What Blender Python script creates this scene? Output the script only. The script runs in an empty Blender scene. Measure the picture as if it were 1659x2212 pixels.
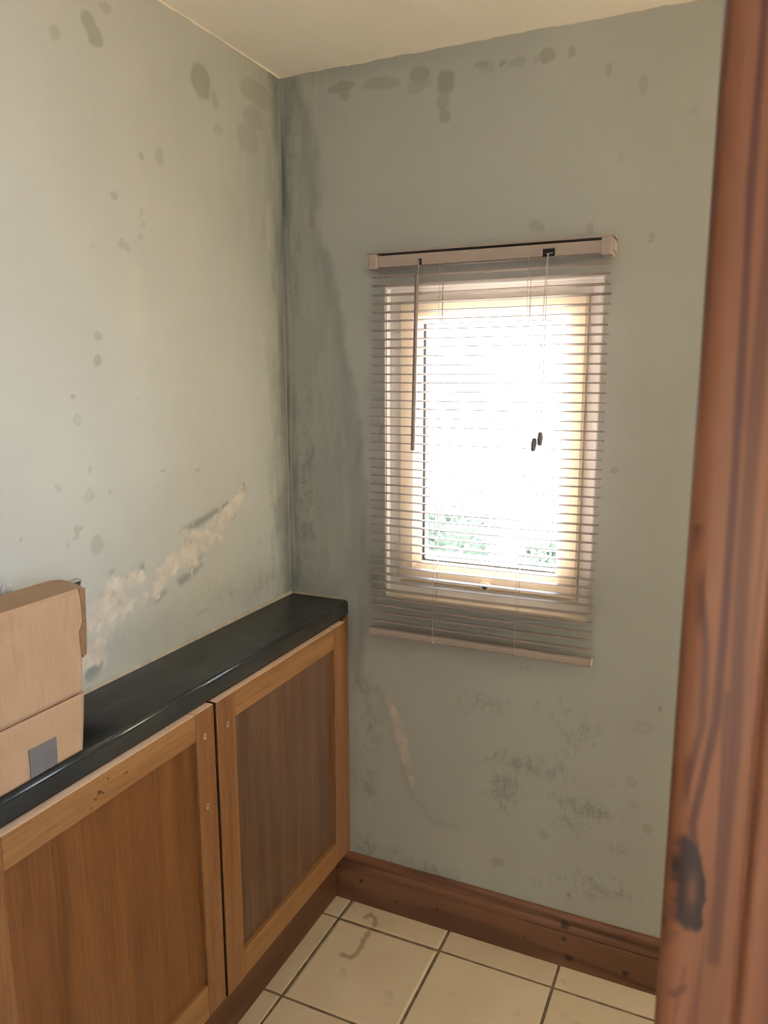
import bpy, bmesh, math, random
import numpy as np
from mathutils import Vector, Matrix
random.seed(7); rng = np.random.default_rng(11)
S = bpy.context.scene
COL = S.collection
# ------------------------------------------------------------------ camera
cam_d = bpy.data.cameras.new('camera'); cam = bpy.data.objects.new('camera', cam_d); COL.objects.link(cam)
CP = Vector((1.10362, -1.78975, 1.50271)); YAW, PITCH, ROLL, FPX = -0.428103, -0.176464, -0.0021636, 1650.37
f = Vector((math.sin(YAW)*math.cos(PITCH), math.cos(YAW)*math.cos(PITCH), math.sin(PITCH)))
r = Vector((math.cos(YAW), -math.sin(YAW), 0)); u = r.cross(f)
r2 = r*math.cos(ROLL)+u*math.sin(ROLL); u2 = -r*math.sin(ROLL)+u*math.cos(ROLL)
cam.matrix_world = Matrix(((r2.x,u2.x,-f.x,CP.x),(r2.y,u2.y,-f.y,CP.y),(r2.z,u2.z,-f.z,CP.z),(0,0,0,1)))
cam_d.sensor_fit = 'HORIZONTAL'; cam_d.sensor_width = 36; cam_d.lens = FPX/1659*36
cam_d.clip_start = .02; cam_d.clip_end = 200
cam_d.dof.use_dof = True; cam_d.dof.focus_distance = 1.95; cam_d.dof.aperture_fstop = 15
S.camera = cam
# ------------------------------------------------------------------ view, world, sun, portals
S.view_settings.view_transform = 'Standard'; S.view_settings.look = 'None'
S.view_settings.gamma = 1; S.view_settings.use_curve_mapping = False
S.view_settings.exposure = 0.56
SKY = 11.0; BULB = 36.0
w = bpy.data.worlds.new('hazy_sky'); S.world = w; w.use_nodes = True
w.node_tree.nodes['Background'].inputs[0].default_value = (.84, .97, 1.20, 1)
w.node_tree.nodes['Background'].inputs[1].default_value = SKY
sd = bpy.data.lights.new('sun', 'SUN'); sun = bpy.data.objects.new('sun', sd); COL.objects.link(sun)
sd.energy = 260; sd.angle = math.radians(.6); sd.color = (1, .94, .86)
sun.rotation_euler = Vector((.2434, -.968, -.13)).to_track_quat('-Z', 'Y').to_euler()
def portal(name, loc, direction, sx, sy):
    d = bpy.data.lights.new(name, 'AREA'); d.shape = 'RECTANGLE'; d.size = sx; d.size_y = sy
    d.cycles.is_portal = True
    o = bpy.data.objects.new(name, d); COL.objects.link(o); o.location = loc
    o.rotation_euler = Vector(direction).to_track_quat('-Z', 'Y').to_euler()
portal('window_portal', (.556, .16, 1.32), (0, -1, 0), .54, .80)
HWY0, HWY1, HWZ0, HWZ1 = -2.95, -2.15, 1.05, 2.0  # added hall window, unseen, lets sky light in from behind the camera
SWY0, SWY1, SWZ0, SWZ1 = -.72, -.08, .78, 2.1      # added side window, unseen, brightens the left wall from the far right end
portal('added_side_window_portal', (3.14, (SWY0+SWY1)/2, (SWZ0+SWZ1)/2), (-1, 0, 0), SWY1-SWY0, SWZ1-SWZ0)
portal('added_hall_window_portal', (3.14, (HWY0+HWY1)/2, (HWZ0+HWZ1)/2), (-1, 0, 0), HWY1-HWY0, HWZ1-HWZ0)
S.cycles.max_bounces = 7; S.cycles.diffuse_bounces = 4; S.cycles.glossy_bounces = 3; S.cycles.use_adaptive_sampling = True; S.cycles.adaptive_threshold = .03; S.cycles.transparent_max_bounces = 12
S.cycles.caustics_reflective = False; S.cycles.caustics_refractive = False
S.cycles.sample_clamp_indirect = 10; S.cycles.filter_width = 1.1

# ------------------------------------------------------------------ node helpers
class NT:
    def __init__(s, name):
        s.m = bpy.data.materials.new(name); s.m.use_nodes = True; s.t = s.m.node_tree
        s.b = s.t.nodes['Principled BSDF']; s.out = s.t.nodes['Material Output']
    def n(s, typ, ins=None, **kw):
        nd = s.t.nodes.new(typ)
        for k, v in kw.items(): setattr(nd, k, v)
        for k, v in (ins or {}).items():
            if hasattr(v, 'is_linked') or isinstance(v, bpy.types.NodeSocket): s.t.links.new(v, nd.inputs[k])
            else: nd.inputs[k].default_value = v
        return nd
    def math(s, op, a, b=0.0, clamp=False):
        return s.n('ShaderNodeMath', {0: a, 1: b}, operation=op, use_clamp=clamp).outputs[0]
    def vmath(s, op, a, b=(0, 0, 0)):
        return s.n('ShaderNodeVectorMath', {0: a, 1: b}, operation=op).outputs[0]
    def coord(s, jitter=True):
        c = s.n('ShaderNodeTexCoord').outputs['Object']
        if jitter:
            rd = s.n('ShaderNodeObjectInfo').outputs['Random']
            k = s.n('ShaderNodeCombineXYZ', {0: s.math('MULTIPLY', rd, 7.3), 1: s.math('MULTIPLY', rd, 13.1), 2: s.math('MULTIPLY', rd, 5.7)}).outputs[0]
            c = s.vmath('ADD', c, k)
        return c
    def noise(s, vec, scale, detail=4, rough=.55, dist=0.0):
        return s.n('ShaderNodeTexNoise', {'Vector': vec, 'Scale': scale, 'Detail': detail, 'Roughness': rough, 'Distortion': dist}).outputs[0]
    def rng(s, v, a, b, c=0.0, d=1.0, smooth=False):
        return s.n('ShaderNodeMapRange', {0: v, 1: a, 2: b, 3: c, 4: d}, interpolation_type='SMOOTHSTEP' if smooth else 'LINEAR').outputs[0]
    def mix(s, fac, a, b, mode='MIX'):
        nd = s.n('ShaderNodeMix', data_type='RGBA', blend_type=mode, clamp_factor=True)
        for i, v in ((0, fac), (6, a), (7, b)):
            if isinstance(v, bpy.types.NodeSocket): s.t.links.new(v, nd.inputs[i])
            else: nd.inputs[i].default_value = (*v, 1) if (isinstance(v, tuple) and len(v) == 3) else v
        return nd.outputs[2]
    def ramp(s, fac, stops):
        nd = s.n('ShaderNodeValToRGB', {0: fac}); e = nd.color_ramp.elements
        while len(e) < len(stops): e.new(.5)
        for el, (p, c) in zip(e, stops): el.position = p; el.color = (*c, 1)
        return nd.outputs[0]
    def attr(s, name): return s.n('ShaderNodeAttribute', attribute_name=name).outputs['Fac']
    def bump(s, h, strength=.3, dist=.001):
        bp = s.n('ShaderNodeBump', {'Height': h, 'Strength': strength, 'Distance': dist})
        s.t.links.new(bp.outputs[0], s.b.inputs['Normal'])
    def fin(s, color, rough=.6, spec=.5, metal=0.0):
        for k, v in (('Base Color', color), ('Roughness', rough), ('Specular IOR Level', spec), ('Metallic', metal)):
            if isinstance(v, bpy.types.NodeSocket): s.t.links.new(v, s.b.inputs[k])
            else: s.b.inputs[k].default_value = (*v, 1) if isinstance(v, tuple) else v
        return s.m

def simple(name, col, rough=.5, spec=.5, metal=0.0, var=.08, vscale=30, bump=0):
    t = NT(name); c = t.coord(); n = t.noise(c, vscale, 3)
    k = t.rng(n, .3, .7, 1-var, 1+var)
    colr = t.vmath('MULTIPLY', t.n('ShaderNodeRGB').outputs[0], t.n('ShaderNodeCombineXYZ', {0: k, 1: k, 2: k}).outputs[0])
    t.t.nodes[[n_.name for n_ in t.t.nodes if n_.type == 'RGB'][0]].outputs[0].default_value = (*col, 1)
    if bump: t.bump(t.noise(c, vscale*6, 3), bump, .0006)
    return t.fin(colr, rough, spec, metal)

def oak(name, axis, dark, mid, light, rough=.42, fig=1.0):
    t = NT(name); c = t.coord()
    def sc(al, ac):
        v = [ac]*3; v[axis] = al
        return t.vmath('MULTIPLY', c, tuple(v))
    n1 = t.noise(sc(1.3, 22), 1, 5, .55, .5)
    n2 = t.noise(sc(5, 210), 1, 3, .6)
    n3 = t.noise(sc(14, 420), 1, 2, .5)
    v = t.math('ADD', t.math('MULTIPLY', n1, .62), t.math('MULTIPLY', n2, .38))
    col = t.ramp(v, [(.34, dark), (.5, mid), (.66, light)])
    pore = t.rng(n3, .60, .70)
    col = t.mix(t.math('MULTIPLY', pore, .45), col, tuple(x*.35 for x in dark))
    t.bump(t.math('ADD', n2, t.math('MULTIPLY', pore, -.6)), .25, .0005)
    return t.fin(col, rough, .4)

def pine(name, axis, mid, line, rough=.4, k=9.0, across=7, along=.7):
    t = NT(name); c = t.coord()
    v = [across]*3; v[axis] = along
    n1 = t.noise(t.vmath('MULTIPLY', c, tuple(v)), 1, 2, .45, .25)
    ring = t.math('PINGPONG', t.math('MULTIPLY', n1, k), 1.0)
    lv = [160]*3; lv[axis] = 4
    n2 = t.noise(t.vmath('MULTIPLY', c, tuple(lv)), 1, 3)
    f_ = t.math('MULTIPLY', t.rng(ring, .55, .98, 0, 1, True), .75)
    col = t.mix(f_, mid, line)
    col = t.mix(t.rng(n2, .35, .75, 0, .35), col, tuple(x*.6 for x in mid))
    return t, c, col, n2

# ------------------------------------------------------------------ mesh helpers
def link(name, me, mat, parent=None, loc=None):
    o = bpy.data.objects.new(name, me); COL.objects.link(o)
    for m in (mat if isinstance(mat, (list, tuple)) else [mat]): me.materials.append(m)
    if parent is not None: o.parent = parent
    if loc is not None: o.location = loc
    return o
def tag(o, label=None, cat=None, group=None, kind=None):
    if label: o['label'] = label
    if cat: o['category'] = cat
    if group: o['group'] = group
    if kind: o['kind'] = kind
    return o
def empty(name, loc):
    o = bpy.data.objects.new(name, None); COL.objects.link(o); o.location = loc; o.empty_display_size = .05
    return o
def org(parent):
    """world location of the thing a part belongs to"""
    v = Vector((0, 0, 0)); p = parent
    while p is not None: v += p.location; p = p.parent
    return v
def from_bm(name, bm, mat, parent=None, smooth=False):
    bmesh.ops.recalc_face_normals(bm, faces=bm.faces)
    o_ = org(parent)
    if o_.length: bmesh.ops.translate(bm, vec=-o_, verts=bm.verts)
    me = bpy.data.meshes.new(name); bm.to_mesh(me); bm.free()
    if smooth:
        me.polygons.foreach_set('use_smooth', [True]*len(me.polygons))
    return link(name, me, mat, parent)
def bm_box(lo, hi, bev=0.0, seg=2, bm=None):
    b = bmesh.new()
    vs = [b.verts.new((x, y, z)) for x in (lo[0], hi[0]) for y in (lo[1], hi[1]) for z in (lo[2], hi[2])]
    for q in ((0,1,3,2),(4,6,7,5),(0,4,5,1),(2,3,7,6),(0,2,6,4),(1,5,7,3)): b.faces.new([vs[i] for i in q])
    bmesh.ops.recalc_face_normals(b, faces=b.faces)
    if bev: bmesh.ops.bevel(b, geom=b.edges[:], offset=bev, segments=seg, affect='EDGES', profile=.5)
    if bm is None: return b
    me = bpy.data.meshes.new('tmp'); b.to_mesh(me); b.free(); bm.from_mesh(me); bpy.data.meshes.remove(me)
    return bm
def box(name, lo, hi, mat, parent=None, bev=0.0, seg=2): return from_bm(name, bm_box(lo, hi, bev, seg), mat, parent)
def boxes(name, lst, mat, parent=None, bev=0.0):
    b = bmesh.new()
    for lo, hi in lst: bm_box(lo, hi, bev, 2, b)
    return from_bm(name, b, mat, parent)
def bm_prism(prof, axis, a, bb, bm=None):
    """closed 2-D profile extruded along axis from a to bb; profile coords are the other two axes in order"""
    b = bm or bmesh.new()
    def P(p, t):
        v = list(p); v.insert(axis, t); return v
    r0 = [b.verts.new(P(p, a)) for p in prof]; r1 = [b.verts.new(P(p, bb)) for p in prof]
    n = len(prof)
    for i in range(n): b.faces.new((r0[i], r0[(i+1) % n], r1[(i+1) % n], r1[i]))
    b.faces.new(r0); b.faces.new(r1[::-1])
    return b
def prism(name, prof, axis, a, bb, mat, parent=None): return from_bm(name, bm_prism(prof, axis, a, bb), mat, parent)
def bm_tube(pts, rad, n=8, bm=None):
    b = bm or bmesh.new(); pts = [Vector(p) for p in pts]
    rads = rad if isinstance(rad, (list, tuple)) else [rad]*len(pts)
    rings = []
    for i, p in enumerate(pts):
        d = (pts[min(i+1, len(pts)-1)]-pts[max(i-1, 0)]).normalized()
        a = d.orthogonal().normalized() if not rings else (prev - d*prev.dot(d)).normalized()
        prev = a; c = d.cross(a)
        rings.append([b.verts.new(p+rads[i]*(a*math.cos(2*math.pi*k/n)+c*math.sin(2*math.pi*k/n))) for k in range(n)])
    for q, s_ in zip(rings, rings[1:]):
        for k in range(n): b.faces.new((q[k], q[(k+1) % n], s_[(k+1) % n], s_[k]))
    b.faces.new(rings[0][::-1]); b.faces.new(rings[-1])
    return b
def tube(name, pts, rad, mat, parent=None, n=8, smooth=True): return from_bm(name, bm_tube(pts, rad, n), mat, parent, smooth)
def np_mesh(name, co, quads):
    me = bpy.data.meshes.new(name); nq = len(quads)
    me.vertices.add(len(co)); me.vertices.foreach_set('co', np.asarray(co, np.float32).ravel())
    me.loops.add(nq*4); me.loops.foreach_set('vertex_index', np.asarray(quads, np.int32).ravel())
    me.polygons.add(nq); me.polygons.foreach_set('loop_start', np.arange(0, nq*4, 4, dtype=np.int32))
    me.polygons.foreach_set('loop_total', np.full(nq, 4, np.int32))
    me.update(calc_edges=True); me.validate()
    return me
def set_attr(me, name, vals):
    a = me.attributes.new(name, 'FLOAT', 'POINT'); a.data.foreach_set('value', np.asarray(vals, np.float32).ravel())
def vnoise(x, y, seed=0):
    g = np.random.default_rng(seed).random((256, 256)).astype(np.float32)
    xi = np.floor(x).astype(int); yi = np.floor(y).astype(int); fx = x-xi; fy = y-yi
    fx = fx*fx*(3-2*fx); fy = fy*fy*(3-2*fy)
    a = g[xi % 256, yi % 256]; b = g[(xi+1) % 256, yi % 256]; c = g[xi % 256, (yi+1) % 256]; d = g[(xi+1) % 256, (yi+1) % 256]
    return (a*(1-fx)+b*fx)*(1-fy)+(c*(1-fx)+d*fx)*fy
def fbm(x, y, sc, oct=4, seed=0):
    v = 0; a = .5; t = 0
    for o in range(oct):
        v = v+a*vnoise(x*sc+17.3*o, y*sc+5.1*o, seed+o); t += a; a *= .55; sc *= 2.1
    return v/t
def sstep(a, b, x):
    t = np.clip((x-a)/(b-a), 0, 1); return t*t*(3-2*t)
def polydist(x, y, pts):
    d = np.full(x.shape, 9.0, np.float32); tt = np.zeros(x.shape, np.float32); n = len(pts)-1
    for i in range(n):
        ax, ay = pts[i]; bx, by = pts[i+1]; L2 = (bx-ax)**2+(by-ay)**2
        t = np.clip(((x-ax)*(bx-ax)+(y-ay)*(by-ay))/L2, 0, 1)
        e = np.hypot(x-ax-t*(bx-ax), y-ay-t*(by-ay)); m = e < d
        d = np.where(m, e, d); tt = np.where(m, (i+t)/n, tt)
    return d, tt

# ------------------------------------------------------------------ dimensions
H = 2.244; RX = 3.0; PY = -1.25           # ceiling, right wall, partition wall
WX0, WX1, WZ0, WZ1 = .290, .823, .924, 1.720

# ------------------------------------------------------------------ wall paint, ceiling, floor materials
def wall_mat(name, u_axis):
    t = NT(name); pos = t.n('ShaderNodeNewGeometry').outputs['Position']
    sp = t.n('ShaderNodeSeparateXYZ', {0: pos}); z = sp.outputs[2]
    paint = (.412, .430, .425)
    n0 = t.noise(pos, 3.2, 3, .6); n1 = t.noise(pos, 26, 3, .6); nf = t.noise(pos, 260, 4, .7, .3)
    col = t.mix(t.rng(n0, .3, .7), tuple(c*.96 for c in paint), tuple(c*1.04 for c in paint))
    stain, mould, plaster, damp_shade, pale = (t.attr(a) for a in ('stain', 'mould', 'plaster', 'damp_shade', 'pale'))
    col = t.mix(t.math('MULTIPLY', damp_shade, .78), col, (.138, .155, .150))
    col = t.mix(t.math('MULTIPLY', stain, .42), col, (.155, .140, .098))
    col = t.mix(t.math('MULTIPLY', pale, .55), col, (.52, .50, .42))
    pm = t.rng(t.math('ADD', plaster, t.math('MULTIPLY', t.math('SUBTRACT', n1, .5), .9)), .28, .80)
    col = t.mix(t.math('MULTIPLY', pm, .85), col, t.mix(t.rng(n1, .3, .7), (.40, .375, .345), (.62, .585, .53)))
    # mould is fine black-green specks, thicker where the density is high
    sp1 = t.rng(t.math('ADD', nf, t.math('MULTIPLY', mould, .20)), .72, .80)
    sp2 = t.rng(t.math('ADD', t.noise(t.vmath('MULTIPLY', pos, (1, 1, .55)), 48, 4, .75), t.math('MULTIPLY', mould, .22)), .60, .86)
    col = t.mix(t.math('MULTIPLY', t.math('MULTIPLY', sp1, t.rng(mould, .02, .4)), .50), col, (.05, .05, .040))
    col = t.mix(t.math('MULTIPLY', t.math('MULTIPLY', sp2, t.rng(mould, .02, .4)), .40), col, (.12, .122, .108))
    # the ceiling's white emulsion strays over the top edge of the wall
    edge = t.math('ADD', z, t.math('MULTIPLY', t.math('SUBTRACT', t.noise(pos, 14, 3), .5), .012))
    col = t.mix(t.rng(edge, H-.0042, H-.003), col, (.72, .66, .58))
    h = t.noise(pos, 75, 3, .65)
    t.bump(h, .30, .0016)
    return t.fin(col, .75, .25)
wall_m = wall_mat('sage_wall_paint', 0)
plain_wall = simple('plain_hall_paint', (.70, .67, .60), .8, .2, var=.03, vscale=4)
t = NT('ceiling_emulsion'); pos = t.n('ShaderNodeNewGeometry').outputs['Position']
ceil_m = t.fin(t.mix(t.noise(pos, 5, 4), (.88, .85, .81), (.92, .89, .85)), .85, .2)

# ------------------------------------------------------------------ wall stains, in wall coordinates
LS = [(-0.724,2.08,.0134,.0135,.6,0),(-0.644,2.125,.0182,.0188,.9,0),(-0.63,2.109,.0209,.0206,.9,0),(-0.597,2.17,.0144,.0104,.6,0),(-0.323,2.132,.0331,.0341,1,0),(-0.276,2.109,.0121,.0176,.6,0),(-0.469,1.944,.0129,.0163,.5,0),(-0.521,1.931,.0081,.0088,.7,0),(-0.268,2.048,.0175,.0138,.4,0),(-0.606,1.845,.0086,.0076,.7,0),(-0.532,1.826,.0054,.0062,.4,0),(-0.526,1.806,.0054,.0063,.5,0),(-0.539,1.78,.0067,.0071,.5,0),(-0.593,1.757,.0088,.0104,.6,0),(-0.578,1.751,.0103,.0088,.5,0),(-0.668,1.741,.0046,.0042,.4,0),(-0.673,1.579,.0082,.0085,.7,0),(-0.675,1.534,.0094,.0112,.8,0),(-0.738,1.468,.0044,.0042,.8,0),(-0.733,1.421,.0088,.011,.9,1),(-0.711,1.33,.0057,.0061,.6,0),(-0.788,1.304,.0063,.0084,.5,0),(-0.719,1.282,.0115,.0123,.8,1),(-0.667,1.282,.0049,.0036,.4,0),(-0.75,1.221,.01,.0078,.7,0),(-0.759,1.209,.0066,.0061,.6,0),(-0.707,1.182,.0166,.0189,.6,0),(-0.779,1.196,.0054,.0077,.4,0),(-0.878,1.227,.0037,.004,.6,0),(-0.104,2.17,.0707,.0274,.6,0),(-0.127,2.112,.0404,.0231,.5,0),(-0.15,2.06,.0438,.0315,.4,0),(-0.509,1.304,.0088,.003,.8,0),(-0.396,1.296,.0083,.0031,.9,0),(-0.575,1.452,.004,.0037,.6,0),(-0.394,.959,.0242,.0089,.5,0)]
BS = [(.172,2.194,.0378,.0115,.9,0),(.185,2.176,.0126,.0167,.7,0),(.284,2.188,.048,.0143,.6,0),(.382,2.193,.0254,.0219,.8,0),(.379,2.169,.0301,.016,.5,0),(.445,2.166,.0225,.0237,1,0),(.44,2.125,.0159,.0199,.7,0),(.445,2.095,.0159,.014,.8,0),(.53,2.19,.0173,.0086,.7,0),(.541,2.183,.0215,.0154,.35,0),(.581,2.189,.0063,.0066,.9,0),(.61,2.182,.0188,.0113,.5,0),(.651,2.183,.0051,.0075,.5,0),(.676,2.186,.0182,.0149,.8,0),(.733,2.184,.0098,.0128,.7,0),(.813,2.14,.0057,.0145,.6,0),(.88,2.096,.0092,.018,.5,0),(.916,1.79,.0075,.0114,.6,0),(.668,1.835,.0189,.011,.5,0),(.786,1.822,.008,.0117,.6,0),(.847,1.96,.0067,.0074,.3,0),(.861,1.291,.0091,.0085,.6,0),(.996,.738,.006,.0068,.9,0),(.941,.538,.0116,.0131,.7,1),(.955,.681,.0206,.0163,.4,1),(.806,.196,.0069,.0065,1,0),(.735,.342,.0118,.0129,.6,0),(.613,.233,.0175,.0135,.6,0),(.984,.427,.0083,.0145,.5,0),(.95,.479,.0126,.0096,.4,0),(.826,.27,.0091,.0103,.4,0),(.985,2.033,.0071,.0089,.3,0),(.259,1.797,.006,.007,.7,0)]
MB = [(.525,.663,.0742,.032,.7),(.586,.68,.0603,.0252,.8),(.752,.692,.067,.0303,.6),(.8,.629,.066,.0486,.7),(.652,.522,.0711,.0319,1),(.746,.53,.057,.0375,.8),(.629,.439,.0485,.0521,1),(.802,.443,.078,.0251,.8),(.853,.437,.0494,.0273,1),(.798,.391,.0675,.038,.6),(.23,.649,.0353,.0545,.9),(.244,.556,.0354,.083,.9),(.2,.422,.0219,.1144,.8),(.243,.361,.0259,.057,.9),(.227,.169,.044,.0368,1),(.314,.165,.0843,.029,.9),(.426,.154,.1069,.0256,.8),(.885,.229,.098,.0384,.8),(.77,.214,.1033,.0394,.5),(.924,.349,.0429,.0248,.6),(.871,.534,.0644,.0487,.4),(.485,.783,.0747,.0177,.4),(.691,.791,.0682,.0169,.4),(.056,1.395,.0313,.1502,.6),(.059,1.207,.0318,.1551,.8),(.048,1.051,.0367,.0793,1),(.031,.944,.0447,.0404,.7),(.037,1.755,.0195,.2377,.6),(.032,2.094,.0244,.1666,.6)]
ML = [(0,2.224,.0318,.0332,1),(-.035,1.797,.0492,.2917,.45),(-.035,1.397,.0462,.2471,.6),(-.045,1.124,.047,.1529,1),(-.06,.986,.0565,.0642,.9),(-.161,.961,.066,.0248,.8),(-.603,1.085,.0847,.0194,.35),(-.671,1.075,.0513,.0184,.4),(-.451,1.135,.08,.0175,.35),(-.229,1.222,.0238,.0463,.8),(-.689,.972,.0771,.0284,.35),(-.39,1.014,.0891,.0221,.35),(-.282,.98,.0587,.0292,.6),(-.134,1.061,.0308,.0744,.4)]
def spots(U, Z, lst):
    wu = U+(fbm(U, Z, 38, 3, 3)-.5)*.016; wz = Z+(fbm(U, Z, 38, 3, 9)-.5)*.016
    v = np.zeros(U.shape, np.float32)
    for (cu, cz, ru, rz, s_, ring) in lst:
        m = (abs(U-cu) < ru*2.2+.02) & (abs(Z-cz) < rz*2.2+.02)
        d = np.hypot((wu[m]-cu)/(ru*1.05), (wz[m]-cz)/(rz*1.05))
        q = s_*(1-sstep(.82, 1.12, d))*(1-.45*(1-sstep(.5, .95, d))*(0 if not ring else 1.4))
        v[m] = np.maximum(v[m], q)
    return v
def clouds(U, Z, lst):
    v = np.zeros(U.shape, np.float32); n = fbm(U, Z, 30, 4, 21)
    for (cu, cz, ru, rz, s_) in lst:
        d = np.hypot((U-cu)/(ru*1.25), (Z-cz)/(rz*1.25))
        v = np.maximum(v, s_*np.exp(-1.1*d*d))
    return np.clip(v*(.35+1.3*n), 0, 1)

def axis_lines(stops, step):
    out = []
    for a, b in zip(stops, stops[1:]): out += list(np.linspace(a, b, max(1, int(round((b-a)/step)))+1)[:-1])
    return np.array(out+[stops[-1]])
def grid(us, zs, hole=None):
    U, Z = np.meshgrid(us, zs, indexing='ij'); nz = len(zs)
    i, j = np.meshgrid(np.arange(len(us)-1), np.arange(nz-1), indexing='ij')
    q = np.stack([i*nz+j, (i+1)*nz+j, (i+1)*nz+j+1, i*nz+j+1], -1)
    if hole:
        uc = (us[:-1]+us[1:])/2; zc = (zs[:-1]+zs[1:])/2
        k = ~(((uc > hole[0]) & (uc < hole[1]))[:, None] & ((zc > hole[2]) & (zc < hole[3]))[None, :])
        q = q[k]
    else: q = q.reshape(-1, 4)
    return U.ravel(), Z.ravel(), q

# --- back wall: painted surface, window reveal and outer skin in one closed mesh
us = np.concatenate([axis_lines([-.12, 0, WX0, WX1, 1.24], .004)[:-1], axis_lines([1.24, RX, RX+.12], .08)]); zs = axis_lines([-.05, 0, WZ0, WZ1, H, H+.05], .004)
U, Z, Q = grid(us, zs, (WX0, WX1, WZ0, WZ1))
de = np.interp(Z, [.63,.77,.918,1.032,1.181,1.278,1.398,1.493,1.634,1.727,1.842,1.953,2.086,2.24], [.202,.231,.262,.253,.241,.228,.215,.196,.168,.146,.107,.116,.099,.049])
nn = fbm(U, Z, 9, 4, 31); streak = fbm(U*3.2, Z*.55, 14, 4, 41)
dd = de+(nn-.5)*.06-U
damp_shade = sstep(-.016, .024, dd)*(.30+.45*np.exp(-np.clip(dd, 0, 1)/.035))*sstep(.45, .75, Z)
damp_shade = np.maximum(damp_shade, .85*np.exp(-(U/.035)**2)*sstep(.85, .95, Z)*(.4+1.1*streak))
damp_shade = damp_shade*(.45+1.0*streak)
damp_shade = np.maximum(damp_shade, .35*sstep(2.19, 2.24, Z)*(1-sstep(.2, .6, U)))
arc, ta = polydist(U, Z, [(.273,.657),(.314,.516),(.37,.363),(.438,.304),(.505,.301)])
damp_shade = np.maximum(damp_shade, .42*np.exp(-(arc/.012)**2)*nn)
plast, tp = polydist(U, Z, [(.297,.634),(.331,.567),(.345,.495),(.363,.43),(.374,.392)])
pw = np.interp(tp, [0, .35, .6, 1], [.010, .018, .013, .008])
plb = .85*(1-sstep(.6, 1.3, plast/pw))
pale = np.exp(-((U-.011-.004*np.sin(Z*9))/.0035)**2)*sstep(.92, 1.0, Z)*(1-sstep(1.6, 1.9, Z))*(.5+.8*fbm(U, Z, 25, 3, 51))
pale = np.maximum(pale, .35*sstep(.52, .66, fbm(U*2.4, Z*.5, 16, 3, 61))*np.exp(-((U-.10)/.08)**2)*sstep(.9, 1.0, Z))
mo = clouds(U, Z, MB)
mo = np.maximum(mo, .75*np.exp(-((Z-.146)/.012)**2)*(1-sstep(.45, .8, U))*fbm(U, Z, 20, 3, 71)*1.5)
stn = spots(U, Z, BS)
yy = (fbm(U, Z, 2.2, 3, 81)-.5)*.004*sstep(0, .05, U)*(1-np.exp(-((np.maximum(np.maximum(WX0-U, U-WX1), np.maximum(WZ0-Z, Z-WZ1)).clip(0))/.03)**2))
co = np.stack([U, -np.abs(yy), Z], -1); nfront = len(co)
# outer skin: ring of four quads + reveal + perimeter
def ring(y): return [(us[0], y, zs[0]), (us[-1], y, zs[0]), (us[-1], y, zs[-1]), (us[0], y, zs[-1]), (WX0, y, WZ0), (WX1, y, WZ0), (WX1, y, WZ1), (WX0, y, WZ1)]
k0, k1 = nfront, nfront+8
extra = np.array(ring(0.0)+ring(.13)); co = np.vstack([co, extra])
eq = []
for a in range(4):
    b = (a+1) % 4
    eq += [(k1+a, k1+b, k1+4+b, k1+4+a), (k0+a, k0+b, k1+b, k1+a), (k0+4+b, k0+4+a, k1+4+a, k1+4+b)]
me = np_mesh('wall_back', co, np.vstack([Q, np.array(eq)]))
pad = lambda v: np.concatenate([v, np.zeros(16)])
for nm, v in (('stain', stn), ('mould', mo), ('plaster', plb), ('damp_shade', damp_shade), ('pale', pale)): set_attr(me, nm, pad(v))
tag(link('wall_back', me, wall_m), 'sage green back wall with mould, dampness in the corner and a small window', 'wall', kind='structure')

# --- left wall
us = axis_lines([-1.25, -1.0, 0], .004); zs = axis_lines([-.05, .86, H, H+.05], .004)
zs = np.concatenate([[-.05, .4], zs[zs >= .86]])
U, Z, Q = grid(us, zs)
nn = fbm(U, Z, 9, 4, 131); streak = fbm(U*3.0, Z*.5, 14, 4, 141)
damp_shade = 1.0*np.exp(-((-U)/(.050+.05*streak))**2)*(.55+.8*streak)  # damp by the corner, with the corner's shade painted into it
damp_shade = np.maximum(damp_shade, (.40+.45*sstep(1.3, 1.9, Z))*np.exp(-(-U)/(.07+.07*sstep(1.2, 2.0, Z)))*(.35+1.1*streak))
pd, pt = polydist(U, Z, [(-.80,.985),(-.747,1.0),(-.703,1.024),(-.654,1.053),(-.56,1.066),(-.458,1.107),(-.396,1.128),(-.309,1.157),(-.24,1.195),(-.224,1.228)])
pw = np.interp(pt, [0, .15, .4, .6, .8, 1], [.05, .052, .036, .036, .024, .008])*(.55+.95*nn)
plb = (1-sstep(.55, 1.35, pd/pw+(fbm(U, Z, 42, 4, 135)-.5)*2.0))*(.45+.55*sstep(.38, .50, fbm(U, Z, 30, 4, 136)))
pale = np.exp(-((-U-.004)/.0030)**2)*sstep(.92, 1.0, Z)*(1-sstep(1.6, 1.9, Z))*.9
pale = np.maximum(pale, .45*np.exp(-((Z-.99)/.05)**2)*sstep(-.9, -.75, U)*(1-sstep(-.35, -.1, U))*fbm(U, Z, 12, 4, 151))
pale = np.maximum(pale, .3*np.exp(-((U+.56)/.03)**2)*sstep(1.55, 1.62, Z)*(1-sstep(1.71, 1.725, Z+ (U+.56)**2*14)))
damp_shade = np.maximum(damp_shade, .28*np.exp(-((Z-.97)/.07)**2)*fbm(U, Z, 14, 4, 161)*1.6*(1-plb))
mo = clouds(U, Z, ML)
rim = np.exp(-((pd/pw-1.15)/.30)**2)*sstep(.50, .64, fbm(U, Z, 22, 3, 171))
damp_shade = np.maximum(damp_shade, .85*rim)
stn = spots(U, Z, LS)
xx = (fbm(U, Z, 2.0, 3, 181)-.5)*.004*sstep(0, .06, -U)
xx = np.abs(xx)-.0015*plb*fbm(U, Z, 60, 3, 191)
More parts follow.
